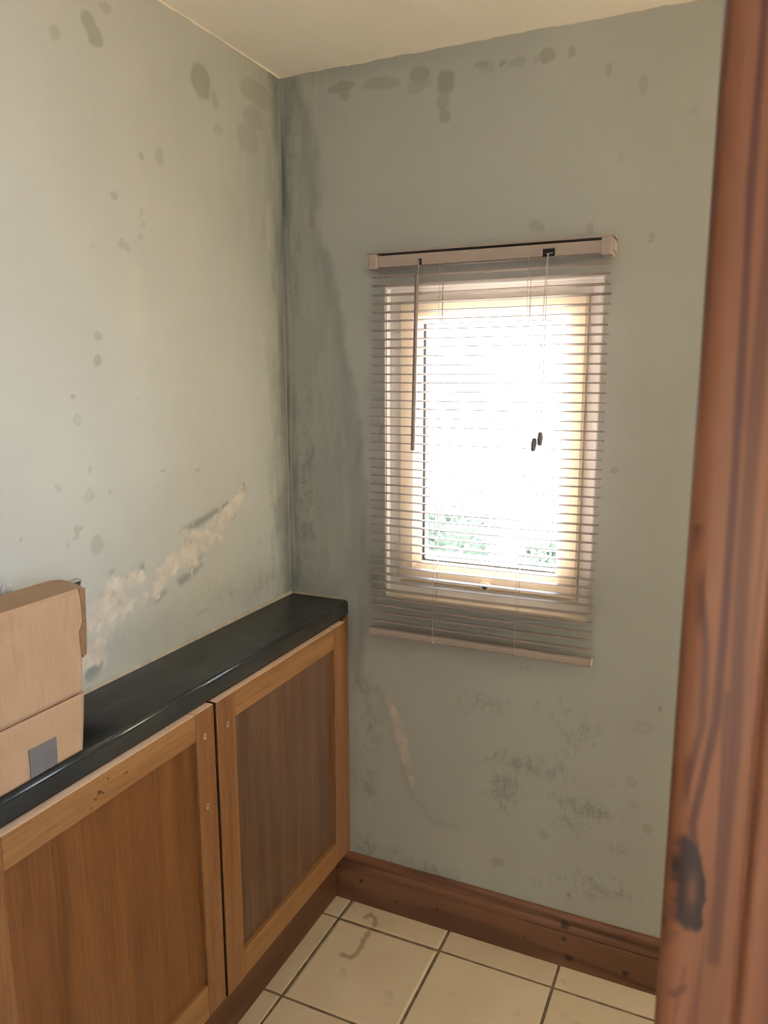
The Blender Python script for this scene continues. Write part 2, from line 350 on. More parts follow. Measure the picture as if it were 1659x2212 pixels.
co = np.stack([np.where(-U < .01, 0, xx), U, Z], -1); k0 = len(co)
extra = np.array([(0,-1.25,-.05),(0,0,-.05),(0,0,H+.05),(0,-1.25,H+.05),(-.12,-1.25,-.05),(-.12,0,-.05),(-.12,0,H+.05),(-.12,-1.25,H+.05)])
eq = [(k0+4,k0+5,k0+6,k0+7)]+[(k0+a, k0+(a+1) % 4, k0+4+(a+1) % 4, k0+4+a) for a in range(4)]
me = np_mesh('wall_left', np.vstack([co, extra]), np.vstack([Q, np.array(eq)]))
pad = lambda v: np.concatenate([v, np.zeros(8)])
for nm, v in (('stain', stn), ('mould', mo), ('plaster', plb), ('damp_shade', damp_shade), ('pale', pale)): set_attr(me, nm, pad(v))
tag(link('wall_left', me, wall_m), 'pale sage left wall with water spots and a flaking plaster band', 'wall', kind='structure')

# --- added tint pane over the added side window warms the light that reaches the left wall
t = NT('warm_light_tint'); tr = t.n('ShaderNodeBsdfTransparent', {'Color': (1.0, .88, .68, 1)}); t.t.links.new(tr.outputs[0], t.out.inputs[0]); tint_m = t.m
o = box('added_tint_pane', (RX+.04, SWY0, SWZ0), (RX+.042, SWY1, SWZ1), tint_m)
tag(o, 'added warm tint pane across the added side window, out of view to the right', 'window', kind='structure')
# --- other shell
def st(o, label, cat): return tag(o, label, cat, kind='structure')
st(boxes('wall_right', [((RX, PY, -.05), (RX+.1, SWY0, H+.05)), ((RX, SWY1, -.05), (RX+.1, -.0, H+.05)), ((RX, SWY0, -.05), (RX+.1, SWY1, SWZ0)), ((RX, SWY0, SWZ1), (RX+.1, SWY1, H+.05))], wall_m), 'sage wall with an added side window at the hidden right end', 'wall')
st(box('ceiling', (-.12, PY, H), (RX+.12, .13, H+.06), ceil_m), 'warm white painted ceiling above the mouldy corner', 'ceiling')
DX0, DX1, DZ = .33, 1.09, 2.02          # doorway
HX0, HX1, HY0 = -.9, 3.0, -3.5
st(boxes('wall_front', [((HX0, PY-.1, -.05), (DX0-.03, PY, 2.6)), ((DX1+.03, PY-.1, -.05), (HX1, PY, 2.6)), ((DX0-.03, PY-.1, DZ+.03), (DX1+.03, PY, 2.6))], plain_wall), 'partition wall with the doorway beside the camera', 'wall')
st(box('wall_hall_left', (HX0-.1, HY0, -.05), (HX0, PY-.1, 2.45), plain_wall), 'left wall of the hall behind the camera', 'wall')
st(box('wall_hall_back', (HX0, HY0-.1, -.05), (HX1, HY0, 2.45), plain_wall), 'far wall of the hall behind the camera', 'wall')
st(boxes('wall_hall_right', [((HX1, HY0, -.05), (HX1+.1, HWY0, 2.45)), ((HX1, HWY1, -.05), (HX1+.1, PY-.1, 2.45)), ((HX1, HWY0, -.05), (HX1+.1, HWY1, HWZ0)), ((HX1, HWY0, HWZ1), (HX1+.1, HWY1, 2.45))], plain_wall), 'right wall of the hall with an added window opening', 'wall')
st(box('floor_hall', (HX0, HY0, -.0021), (HX1, -2.02, .0), simple('pale_hall_flooring', (.62, .52, .40), .6, .3, var=.1, vscale=8)), 'pale floor of the hall behind the camera', 'floor')
st(box('ceiling_hall', (HX0, HY0, 2.4), (HX1, PY-.1, 2.46), ceil_m), 'ceiling of the hall behind the camera', 'ceiling')

# ------------------------------------------------------------------ floor: grout bed with single tiles
grout = simple('brown_grout', (.19, .145, .095), .9, .2, var=.35, vscale=40)
t = NT('cream_ceramic_tile'); c = t.coord(); pos = t.n('ShaderNodeNewGeometry').outputs['Position']
rd = t.n('ShaderNodeObjectInfo').outputs['Random']
col = t.mix(t.noise(c, 9, 5, .6), (.62, .51, .375), (.76, .65, .50))
col = t.mix(t.math('MULTIPLY', rd, .25), col, (.44, .33, .21))
col = t.mix(t.rng(t.noise(pos, 13, 5, .65), .60, .78, 0, .45), col, (.27, .20, .13))
col = t.mix(t.rng(t.noise(pos, 70, 3, .6), .73, .80, 0, .6), col, (.16, .11, .07))
col = t.mix(t.math('MULTIPLY', t.attr('stain'), .62), col, (.22, .145, .08))
t.bump(t.noise(c, 25, 3), .12, .001)
tile_m = t.fin(col, t.rng(t.noise(pos, 8, 4), .3, .7, .28, .5), .45)
floor = st(box('floor', (HX0-.1, HY0-.1, -.06), (HX1+.1, .0, -.0022), grout), 'cream tiled floor with dirty brown grout', 'floor')
TP, GX, GY, GW = .3008, .1888, -.0985, .0072
tstain = [[(.255,-.066),(.264,-.049),(.286,-.060),(.293,-.087)], [(.291,-.112),(.291,-.146),(.297,-.19),(.288,-.217),(.263,-.218)]]
tile_cache = {}
for i in range(-1, 10):
    for j in range(0, -7 if i < 4 else -4, -1):
        x0, x1 = max(GX+i*TP, .10), min(GX+(i+1)*TP, RX-.004); y1, y0 = min(GY+(j+1)*TP, -.004), GY+j*TP
        if j < -3 : y0 = max(y0, HY0)
        if x1-x0 < .02: continue
        hx, hy = (x1-x0-GW)/2, (y1-y0-GW)/2; cx, cy = (x0+x1)/2, (y0+y1)/2
        if i == 0 and j in (0, -1):
            gu = axis_lines([-hx, hx], .004); gv = axis_lines([-hy, hy], .004); U, V, Q = grid(gu, gv)
            e = np.minimum(np.minimum(U+hx, hx-U), np.minimum(V+hy, hy-V)); z = -.0025*np.exp(-(e/.0012)**2)
            s_ = np.zeros(U.shape)
            for pl in tstain:
                d, _ = polydist(U+cx, V+cy, pl); s_ = np.maximum(s_, 1-sstep(.004, .010, d+(fbm(U, V, 80, 3, 5)-.5)*.010))
            me = np_mesh('tile', np.stack([U, V, z], -1), Q); set_attr(me, 'stain', s_)
        else:
            key = (round(hx, 4), round(hy, 4))
            if key not in tile_cache:
                b = bm_box((-hx, -hy, -.008), (hx, hy, 0)); es = [e for e in b.edges if all(v.co.z > -.001 for v in e.verts)]
                bmesh.ops.bevel(b, geom=es, offset=.0016, segments=2, affect='EDGES', profile=.5)
                m_ = bpy.data.meshes.new('tile'); b.to_mesh(m_); b.free(); tile_cache[key] = m_
            me = tile_cache[key]
        o = bpy.data.objects.new('tile', me); COL.objects.link(o); o.parent = floor; o.location = (cx, cy, 0)
        if not me.materials: me.materials.append(tile_m)

# ------------------------------------------------------------------ skirting boards
def pine_mat(name, axis, mid, line, knots=(), rough=.4, k=9.0):
    t, c, col, n2 = pine(name, axis, mid, line, rough, k)
    raw = t.n('ShaderNodeTexCoord').outputs['Object']
    for (kx, ky, kz, rr) in knots:
        v = t.vmath('SUBTRACT', raw, (kx, ky, kz))
        v = t.vmath('MULTIPLY', v, (1/rr, .2/rr, 1.1/rr) if axis != 2 else (1/rr, .2/rr, .5/rr))
        L = t.n('ShaderNodeVectorMath', {0: v}, operation='LENGTH').outputs['Value']
        L = t.math('ADD', L, t.math('MULTIPLY', t.math('SUBTRACT', t.noise(raw, 160, 2), .5), .9))
        col = t.mix(t.rng(L, .5, 1.15, .85, 0, True), col, tuple(x*.22 for x in line))
    t.bump(n2, .2, .0005)
    return t.fin(col, rough, .4)
skirt_m = pine_mat('stained_pine_skirting', 0, (.168, .076, .043), (.070, .029, .018),
                   [(.222, 0, .072, .009), (.33, 0, .040, .008), (.455, 0, .055, .007), (.80, 0, .118, .014), (.80, 0, .080, .009), (.815, 0, .030, .013), (.955, 0, .035, .011), (.70, 0, .05, .006)])
SK = [(0,0),(-.020,0),(-.020,.094),(-.0165,.0965),(-.0165,.099),(-.0200,.101),(-.0205,.106),(-.0195,.112),(-.0165,.117),(-.0150,.119),(-.0148,.122),(-.0155,.127),(-.0145,.133),(-.0115,.139),(-.007,.1425),(0,.144)]
o = prism('baseboard_back', [(y, z) for y, z in SK], 0, .10, RX-.002, skirt_m)
st(o, 'reddish pine moulded skirting board along the back wall', 'baseboard')
o = prism('baseboard_right', [(RX+y, z) for y, z in SK], 1, PY+.0, -.022, skirt_m)
st(o, 'reddish pine skirting board on the right wall, behind the door frame', 'baseboard')

# ------------------------------------------------------------------ door lining and architraves (right one in view)
def jamb_mat():
    t = NT('varnished_pine_frame'); raw = t.n('ShaderNodeTexCoord').outputs['Object']
    g = t.attr('grain'); kn = t.attr('knot')
    n2 = t.noise(t.vmath('MULTIPLY', raw, (260, 260, 6)), 1, 3, .6); n3 = t.noise(t.vmath('MULTIPLY', raw, (30, 30, 3)), 1, 3)
    col = t.mix(t.rng(n3, .3, .7), (.158, .060, .028), (.235, .093, .043))
    col = t.mix(t.math('MULTIPLY', g, .92), col, (.055, .017, .013))
    col = t.mix(t.rng(n2, .35, .8, 0, .3), col, (.16, .055, .026))
    col = t.mix(kn, col, (.018, .010, .010))
    t.bump(n2, .15, .0004)
    return t.fin(col, .5, .3)
jamb_m = jamb_mat(); frame_m = pine_mat('varnished_pine_lining', 2, (.33, .125, .055), (.13, .042, .024))
trim = empty('trim_1', (DX1, PY-.05, 0)); st(trim, 'red-brown varnished pine door frame close to the camera, with a dark knot', 'door frame')
box('jamb_lining', (DX1, PY-.108, 0), (DX1+.03, PY+.008, DZ+.03), frame_m, trim, .002)
box('door_stop', (DX1-.0, PY-.05, 0), (DX1+.001, PY-.012, DZ), frame_m, trim)
# architrave on the camera side: moulded profile with grain running round a knot
AY = PY-.10; px_ = [(0, .000), (.0005, -.0125), (.0022, -.0165), (.005, -.0188), (.010, -.0198)]
px_ += [(x, -.020) for x in np.arange(.0115, .0385, .0008)]
px_ += [(.039, -.0196), (.0402, -.0178), (.0412, -.0168), (.0426, -.0176), (.0440, -.0198), (.0465, -.0210), (.050, -.0205), (.055, -.0185), (.062, -.0155), (.068, -.0125), (.070, -.0105), (.070, 0)]
us_ = np.array([p[0] for p in px_]); dep = np.array([p[1] for p in px_])
zs = axis_lines([0, .98, 1.75, DZ+.07], .003); zs = np.concatenate([axis_lines([0, .98], .02)[:-1], axis_lines([.98, 1.75], .0025), axis_lines([1.75, DZ+.07], .02)[1:]])
I, Z = np.meshgrid(np.arange(len(us_)), zs, indexing='ij'); nz = len(zs)
X = us_[I]+1.085; Y = AY+dep[I]
i, j = np.meshgrid(np.arange(len(us_)-1), np.arange(nz-1), indexing='ij')
Q = np.stack([i*nz+j, (i+1)*nz+j, (i+1)*nz+j+1, i*nz+j+1], -1).reshape(-1, 4)
KX, KZ = 1.0985, 1.222
dxk = X-KX; dzk = Z-KZ; rk = np.hypot((dxk+.09*dzk)/.0088, dzk/.030)
wob = (fbm(X*2, Z*.25, 40, 3, 201)-.5)*.004
uu = X+wob+.009*np.sign(dxk)*np.exp(-(dzk/.06)**2)*np.exp(-abs(dxk)/.010)*-1
bands = fbm(uu*1.0, Z*.02, 150, 3, 207)
grain = sstep(.52, .70, bands)*.55
def dl(pts, wd, s_):
    global grain
    d, tt = polydist(X, Z, pts); wv = wd*(.6+.8*fbm(X, Z, 14, 2, 211))
    grain = np.maximum(grain, s_*(1-sstep(.35, 1.3, d/wv)))
dl([(1.1005,1.246),(1.0985,1.259),(1.102,1.288),(1.106,1.321),(1.1065,1.37),(1.106,1.44),(1.105,1.505),(1.104,1.549),(1.103,1.591),(1.103,1.70)], .0026, .95)
dl([(1.0925,1.268),(1.0955,1.290),(1.0995,1.318),(1.0985,1.361),(1.0945,1.391),(1.091,1.425)], .0022, .85)
dl([(1.113,1.235),(1.1125,1.275),(1.1105,1.337)], .0022, .7)
dl([(1.1145,1.18),(1.116,1.30),(1.113,1.40),(1.1125,1.5),(1.114,1.75)], .0040, .75)
dl([(1.090,1.205),(1.088,1.192),(1.0905,1.182),(1.094,1.19)], .0014, .6)
dl([(1.0955,1.150),(1.100,1.157)], .0022, .8)
dl([(1.092,1.10),(1.096,1.13),(1.1,1.17)], .0012, .4)
rn = rk*(.8+.45*fbm(X, Z, 120, 3, 221))
knot = (1-sstep(.9, 1.12, rn))*(1-.5*np.exp(-((dxk-.0022)/.0028)**2-((dzk+.003)/.010)**2))
co = np.stack([X.ravel(), Y.ravel(), Z.ravel()], -1)-np.array(trim.location)
me = np_mesh('architrave', co, Q); set_attr(me, 'grain', grain.ravel()); set_attr(me, 'knot', (knot*.95).ravel())
me.polygons.foreach_set('use_smooth', [True]*len(me.polygons))
o = link('architrave', me, jamb_m, trim); o['label'] = 'moulded face with an oval dark knot'
box('architrave', (1.085, PY, 0), (1.155, PY+.018, DZ+.07), frame_m, trim, .003)
box('jamb_lining', (DX0-.03, PY-.108, 0), (DX0, PY+.008, DZ+.03), frame_m, trim, .002)
box('head_lining', (DX0, PY-.108, DZ), (DX1, PY+.008, DZ+.03), frame_m, trim, .002)
box('architrave', (DX0-.065, PY-.12, 0), (DX0+.005, PY-.10, DZ+.07), frame_m, trim, .003)
box('architrave', (DX0+.005, PY-.12, DZ+.002), (1.085, PY-.10, DZ+.07), frame_m, trim, .003)

# ------------------------------------------------------------------ window
upvc = simple('white_window_frame', (.86, .83, .80), .38, .45, var=.03, vscale=12)
cream = simple('cream_sash', (.86, .76, .59), .38, .45, var=.04, vscale=12)
gasket = simple('black_gasket', (.03, .03, .035), .6)
chrome = simple('dull_chrome', (.45, .43, .42), .28, .5, 1.0)
darkm = simple('black_hole', (.008, .008, .01), .8)
sillm = simple('cream_reveal_paint', (.62, .56, .44), .6, .3, var=.06, vscale=25)
t = NT('window_glass'); nt = t.t
g_ = t.n('ShaderNodeBsdfGlossy', {'Roughness': .02}); tr = t.n('ShaderNodeBsdfTransparent', {'Color': (.94, .96, .95, 1)})
fr = t.n('ShaderNodeFresnel', {'IOR': 1.45}); mx = t.n('ShaderNodeMixShader', {0: fr.outputs[0]})
nt.links.new(tr.outputs[0], mx.inputs[1]); nt.links.new(g_.outputs[0], mx.inputs[2]); nt.links.new(mx.outputs[0], t.out.inputs[0]); glass_m = t.m
win = empty('window_1', (.556, .03, WZ0)); st(win, 'small white casement window overexposed by daylight behind the blind', 'window')
def frame(name, x0, x1, z0, z1, wd, y0, y1, mat, parent, bev=.003, chamfer=0.0):
    """mitred rectangular frame; the inner edge may slope back towards the glass"""
    b = bmesh.new()
    prof = [(0, y1), (0, y0+bev), (bev, y0), (wd-chamfer-bev*.3, y0), (wd, y0+max(chamfer*.9, bev)), (wd, y1)]
    rings = []
    for (d, y) in prof: rings.append([b.verts.new(p) for p in ((x0+d, y, z0+d), (x1-d, y, z0+d), (x1-d, y, z1-d), (x0+d, y, z1-d))])
    n = len(rings)
    for k in range(n):
        A, B = rings[k], rings[(k+1) % n]
        for q in range(4): b.faces.new((A[q], A[(q+1) % 4], B[(q+1) % 4], B[q]))
    return from_bm(name, b, mat, parent)
for nm, lo, hi in (('reveal_lining', (WX0, .004, WZ0), (WX0+.004, .03, WZ1)), ('reveal_lining', (WX1-.004, .004, WZ0), (WX1, .03, WZ1)), ('reveal_lining', (WX0+.004, .004, WZ1-.004), (WX1-.004, .03, WZ1))):
    box(nm, lo, hi, upvc, win)
from_bm('sill', bm_prism([(.001, WZ0-.0), (.001, WZ0+.005), (.03, WZ0+.008), (.03, WZ0)], 0, WX0+.001, WX1-.001), sillm, win)
frame('outer_frame', WX0+.002, WX1-.002, WZ0+.006, WZ1-.002, .036, .028, .105, upvc, win, .003, .004)
sash = frame('sash', .322, .786, .968, 1.685, .054, .016, .085, cream, win, .005, .014)
frame('gasket', .3735, .7385, 1.0165, 1.6385, .0085, .049, .0555, gasket, sash, .001)
box('glass_pane', (.370, .056, 1.012), (.740, .062, 1.642), glass_m, win)
frame('glazing_bead', .3705, .7395, 1.0165, 1.6405, .008, .063, .085, upvc, sash, .002, .004)
b = bm_tube([(.5615, .016, .981), (.5615, .006, .981), (.5615, .004, .981)], [.012, .0112, .009], 24)
for v in b.verts: v.co.x = .5615+(v.co.x-.5615)*1.3
lk = from_bm('lock_boss', b, cream, win, True)
b = bm_tube([(.563, .006, .980), (.563, .001, .980)], [.0075, .0068], 18); from_bm('lock_barrel', b, chrome, lk, True)
box('keyhole', (.5625, .0003, .9755), (.5645, .0012, .985), darkm, lk)
tube('screw_cap', [(.785, .030, .944), (.785, .0265, .944)], .004, upvc, win, 12)
mark_m = simple('blue_glass_print', (.10, .22, .42), .5)
gl = [o for o in win.children if o.name.startswith('glass_pane')][0]
boxes('glazing_mark', [((.5975, .0548, 1.476), (.6035, .0559, 1.490)), ((.6005, .0548, 1.494), (.6025, .0559, 1.508)), ((.600, .0548, 1.511), (.6035, .0559, 1.524)), ((.610, .0548, 1.502), (.6125, .0559, 1.508)), ((.611, .0548, 1.512), (.6125, .0559, 1.520))], mark_m, gl)

# ------------------------------------------------------------------ venetian blind
blind_m = simple('pale_blind_lacquer', (.37, .31, .29), .42, .4, var=.03, vscale=20)
slat_m = simple('slat_lacquer', (.36, .305, .295), .4, .5, var=.03, vscale=20)
wand_m = simple('smoky_wand', (.20, .16, .16), .3, .5)
cord_m = simple('blind_cord', (.50, .42, .40), .8)
tassel_m = simple('grey_tassel', (.10, .10, .12), .5)
bl = empty('venetian_blind', (.555, -.035, .828)); tag(bl, 'open pale venetian blind hanging over the small window', 'blind')
HXa, HXb = .286, .826
from_bm('headrail', bm_prism([(-.050,1.786),(-.050,1.760),(-.012,1.760),(-.012,1.788),(-.0135,1.788),(-.0135,1.7615),(-.0485,1.7615),(-.0485,1.786)], 0, HXa, HXb), blind_m, bl)
box('top_strip', (.266, -.0515, 1.7915), (.848, -.004, 1.7955), blind_m, bl, .0008)
for sx, (a, b_) in ((0, (.272, .293)), (1, (.820, .8425))):
    cp = box('end_bracket', (a, -.0535, 1.7555), (b_, -.002, 1.7915), blind_m, bl, .0015)
    e_ = (a-.004, a) if sx == 0 else (b_, b_+.004)
    box('bracket_clip', (e_[0], -.050, 1.764), (e_[1], -.006, 1.784), blind_m, cp, .0006)
lkx = .708
lock = boxes('cord_lock', [((lkx-.013, -.0512, 1.7595), (lkx+.013, -.0495, 1.7755))], darkm, bl)
boxes('lock_frame', [((lkx-.0165, -.0520, 1.7595), (lkx-.0135, -.0495, 1.780)), ((lkx+.0135, -.0520, 1.7595), (lkx+.0165, -.0495, 1.780)), ((lkx-.0135, -.0520, 1.777), (lkx+.0135, -.0495, 1.780))], blind_m, lock)
tube('lock_pin', [(lkx-.009, -.0525, 1.7665), (lkx, -.0535, 1.7645), (lkx+.009, -.0525, 1.7665)], .0009, chrome, lock)
box('wand_slot', (.4005, -.0512, 1.7595), (.4085, -.0495, 1.7735), darkm, bl)
wand = tube('tilt_wand', [(.4025, -.0585, 1.7415), (.4000, -.0585, 1.735), (.3915, -.0585, 1.325), (.3912, -.0585, 1.3225)], [.0038, .0054, .0054, .0046], wand_m, bl, 6, False)
tube('wand_hook', [(.4045, -.050, 1.770), (.4050, -.0555, 1.768), (.4040, -.0580, 1.757), (.4022, -.0585, 1.740)], .0011, chrome, wand)
# slats share one mesh
n_s, SX0, SX1 = 42, .270, .8405
def slat_mesh():
    b = bmesh.new(); hw = .0125; segs = 12; rows = []
    for k in range(segs+1):
        x = SX0+(SX1-SX0)*k/segs-.555; sag = -.0010*math.sin(math.pi*k/segs)
        top = [b.verts.new((x, y, .0021*(1-(y/hw)**2)+sag+.0005)) for y in np.linspace(-hw, hw, 6)]
        bot = [b.verts.new((x, y, .0021*(1-(y/hw)**2)+sag-.0005)) for y in np.linspace(hw, -hw, 6)]
        rows.append(top+bot)
    n = len(rows[0])
    for A, B in zip(rows, rows[1:]):
        for q in range(n): b.faces.new((A[q], A[(q+1) % n], B[(q+1) % n], B[q]))
    b.faces.new(rows[0][::-1]); b.faces.new(rows[-1])
    bmesh.ops.recalc_face_normals(b, faces=b.faces)
    me = bpy.data.meshes.new('slat'); b.to_mesh(me); b.free(); me.materials.append(slat_m)
    return me
sm = slat_mesh(); ZT, ZB = 1.7400, .8685; slat_z = []
for k in range(n_s):
    z = ZT+(ZB-ZT)*k/(n_s-1)+random.uniform(-.0010, .0010)
    o = bpy.data.objects.new('slat', sm); COL.objects.link(o); o.parent = bl
    o.location = (random.uniform(-.0022, .0022)-.0025*k/(n_s-1), 0, z-.828); o.rotation_euler = (math.radians(-5.0+random.uniform(-1.5, 1.5)), random.uniform(-.0016, .0016), 0)
    slat_z.append(z)
rail_p = [(-.0470,.833),(-.0470,.842),(-.0455,.8455),(-.041,.8475),(-.029,.8475),(-.0245,.8455),(-.023,.842),(-.023,.833),(-.0245,.830),(-.041,.828),(-.0455,.830)]
br = from_bm('bottom_rail', bm_prism(rail_p, 0, .2655, .8370), blind_m, bl)
for a, b_ in ((.2640, .2665), (.8360, .8385)):
    from_bm('end_cap', bm_prism([(-.035+(y+.035)*1.06, .8378+(z-.8378)*1.08) for y, z in rail_p], 0, a, b_), blind_m, br)
for lx, dx in ((.4535, -.010), (.6635, -.008)):
    for yo in (-.0485, -.0215):
        pts = [(lx+dx*(1-(z-.84)/.92)+random.uniform(-.0008, .0008), yo+random.uniform(-.0008, .0004), z) for z in [1.761]+slat_z+[.842]]
        tube('ladder_cord', pts, .00055, cord_m, bl, 5)
    pts = [(lx+.003+dx*(1-(z-.84)/.92)+random.uniform(-.0006, .0006), -.035, z) for z in [1.761]+slat_z[::3]+[.842]]
    tube('lift_cord', pts, .0006, cord_m, bl, 5)
    tube('cord_button', [(lx+dx, -.0475, .8335), (lx+dx, -.0495, .8335)], .0038, blind_m, br, 12)
for (x0, x1, zt) in ((.706, .6915, 1.362), (.7085, .7045, 1.3755)):
    pc = tube('pull_cord', [(x0, -.0535, 1.766), (x0-.001, -.0555, 1.745), ((x0+x1)/2, -.0565, 1.56), (x1, -.057, zt)], .0008, cord_m, bl, 5)
    zz = zt; lean = .003 if x1 < .7 else .001
    tube('tassel', [(x1, -.057, zz), (x1-.0003, -.057, zz-.002), (x1-lean*.4, -.057, zz-.013), (x1-lean*.9, -.057, zz-.027), (x1-lean, -.057, zz-.030)], [.0035, .0048, .0066, .0052, .0042], tassel_m, pc, 12)

# ------------------------------------------------------------------ worktop
t = NT('black_stone_laminate'); c = t.coord(False)
n1 = t.noise(c, 8, 5, .6); n2 = t.noise(c, 190, 3, .6); n3 = t.noise(t.vmath('MULTIPLY', c, (60, 24, 60)), 1, 5, .7, .6)
col = t.mix(n1, (.013, .0155, .0165), (.026, .030, .030))
col = t.mix(t.rng(n2, .56, .72, 0, .5), col, (.055, .060, .062))
col = t.mix(t.rng(n3, .63, .75, 0, .5), col, (.12, .125, .12))
t.bump(n2, .12, .0004)
ex = t.n('ShaderNodeSeparateXYZ', {0: c}).outputs[0]
wt_m = t.fin(col, t.math('MULTIPLY', t.rng(n1, .3, .7, .30, .44), t.rng(t.math('MULTIPLY', t.rng(ex, .079, .082), t.rng(t.n('ShaderNodeSeparateXYZ', {0: c}).outputs[2], .031, .035)), 0, 1, 1.0, .45)), .5)
wt = empty('worktop', (.09, -.62, .857)); tag(wt, 'narrow black stone-effect worktop along the left wall', 'worktop')
R_ = .009; nose = [(.001, .857), (.170, .857)]
nose += [(.179-.007+.007*math.sin(a), .857+.007-.007*math.cos(a)) for a in np.linspace(.2, math.pi/2, 5)]
nose += [(.179-R_+R_*math.cos(a), .9-R_+R_*math.sin(a)) for a in np.linspace(0, math.pi/2, 10)]
nose += [(.001, .9)]
o = from_bm('slab', bm_prism(nose, 1, -1.247, -.002), wt_m, wt)
for p in o.data.polygons: p.use_smooth = abs(p.normal.y) < .5
seal_m = simple('cream_sealant', (.38, .35, .275), .6, .3, var=.1, vscale=30)
from_bm('sealant_bead', bm_prism([(.0003, .9002), (.0052, .9002), (.0042, .9025), (.0016, .906), (.0003, .9075)], 1, -1.246, -.002), seal_m, wt)
from_bm('sealant_bead', bm_prism([(-.0005, .9002), (-.0045, .9002), (-.0035, .9025), (-.0005, .906)], 0, .008, .166), seal_m, wt)

# ------------------------------------------------------------------ base cabinet with two framed oak doors
stile_m = oak('oak_stile', 2, (.125, .052, .018), (.205, .092, .036), (.265, .128, .052))
rail_m = oak('oak_rail', 1, (.175, .080, .029), (.255, .125, .047), (.315, .165, .068))
panel_m = oak('oak_panel', 2, (.092, .033, .0090), (.150, .058, .017), (.190, .080, .026))
panel2_m = oak('oak_panel_dark', 2, (.075, .038, .021), (.120, .064, .037), (.165, .093, .056))
lit_edge_m = oak('worn_lit_oak_edge', 1, (.70, .48, .33), (.84, .61, .45), (.90, .69, .53), .6)  # worn top edge, lightened to paint the highlight on the bevel
carc_shade_m = simple('dark_carcass_gap_shade', (.055, .028, .014), .6, .3, var=.2)
plinth_m = oak('dark_plinth', 1, (.050, .020, .009), (.085, .035, .015), (.12, .052, .024), .5)
hole_m = simple('pale_glue_mark', (.40, .30, .19), .7)
cab = empty('base_cabinet', (.09, -.60, 0)); tag(cab, 'shallow oak base cabinet with two framed doors under the worktop', 'cabinet')
box('carcass', (.003, -1.243, .15), (.168, -.004, .855), carc_shade_m, cab)
box('filler_strip', (.168, -.034, .152), (.179, -.003, .855), stile_m, cab, .001)
box('plinth', (.122, -1.243, .0), (.140, -.021, .158), plinth_m, cab, .001)
def top_lit(o, ztop):
    o.data.materials.append(lit_edge_m)
    for p in o.data.polygons:
        if p.normal.z > .6 and abs(p.center.z+org(cab).z-ztop) < .004: p.material_index = 1
def door(y0, y1, z0, z1, sw, rt, rb, pm, holes, label):
    """shaker door: two stiles full height, two rails between them, flat recessed panel"""
    xf, xb = .190, .1695
    d = empty('door', (0, 0, 0)); d.parent = cab
    d['label'] = label
    for a, b_ in ((y0, y0+sw), (y1-sw, y1)):
        top_lit(box('stile', (xb, a, z0), (xf, b_, z1), stile_m, d, .0016), z1)
    top_lit(box('rail', (xb, y0+sw+.0003, z1-rt), (xf-.0003, y1-sw-.0003, z1-.0004), rail_m, d, .0014), z1)
    box('rail', (xb, y0+sw+.0003, z0), (xf-.0003, y1-sw-.0003, z0+rb), rail_m, d, .0014)
    box('panel', (xb+.001, y0+sw-.004, z0+rb-.004), (xf-.0105, y1-sw+.004, z1-rt+.004), pm, d)
    for o in d.children:
        if o.name.startswith('stile'):
            o.data.materials.append(carc_shade_m)  # dark material paints the shade of the door gap on the stile edge
            for p in o.data.polygons:
                if p.normal.y < -.8 and p.center.y+org(cab).y < y0+.004: p.material_index = 2
    for (hy, hz, ring_) in holes:
        b = bm_tube([(xf-.0004, hy, hz), (xf+.0003, hy, hz)], [.0046, .0042], 12)
        for v in b.verts: v.co.z = hz+(v.co.z-hz)*(1.7 if ring_ else .8); v.co.y = hy+(v.co.y-hy)*(1 if ring_ else .5)
        hm = from_bm('glue_mark', b, hole_m, d)
        b = bm_tube([(xf-.0004, hy, hz+.001), (xf+.0006, hy, hz+.001)], .0017, 10); from_bm('screw_hole', b, darkm, d)
    return d
door(-1.1695, -.6165, .176, .8535, .057, .056, .076, panel_m, [(-.6476, .7968, 1), (-.649, .6458, 1)], 'near oak door with knots in its top rail')
door(-.6085, -.0405, .170, .8525, .064, .057, .066, panel2_m, [(-.5725, .7895, 1), (-.5738, .6417, 0)], 'far oak door with a dark grey-brown panel')
# knots in the near door's top rail
for (ky, kz, rr) in ((-.9258, .8236, .0050), (-.935, .816, .003), (-.918, .819, .0028), (-.905, .838, .0026), (-.862, .828, .0028), (-.868, .829, .002), (-.945, .806, .002)):
    b = bm_tube([(.1885, ky, kz), (.1900, ky, kz)], rr, 14)
    for v in b.verts:
        a_ = math.atan2(v.co.z-kz, v.co.y-ky); q_ = .8+.3*math.sin(3*a_+ky*900)+.2*math.cos(5*a_+kz*700); v.co.y = ky+(v.co.y-ky)*q_*1.15; v.co.z = kz+(v.co.z-kz)*q_*.8
    from_bm('knot', b, simple('oak_knot', (.055, .022, .009), .5) if 'oak_knot' not in bpy.data.materials else bpy.data.materials['oak_knot'], [d for d in cab.children if d.name.startswith('door')][0])

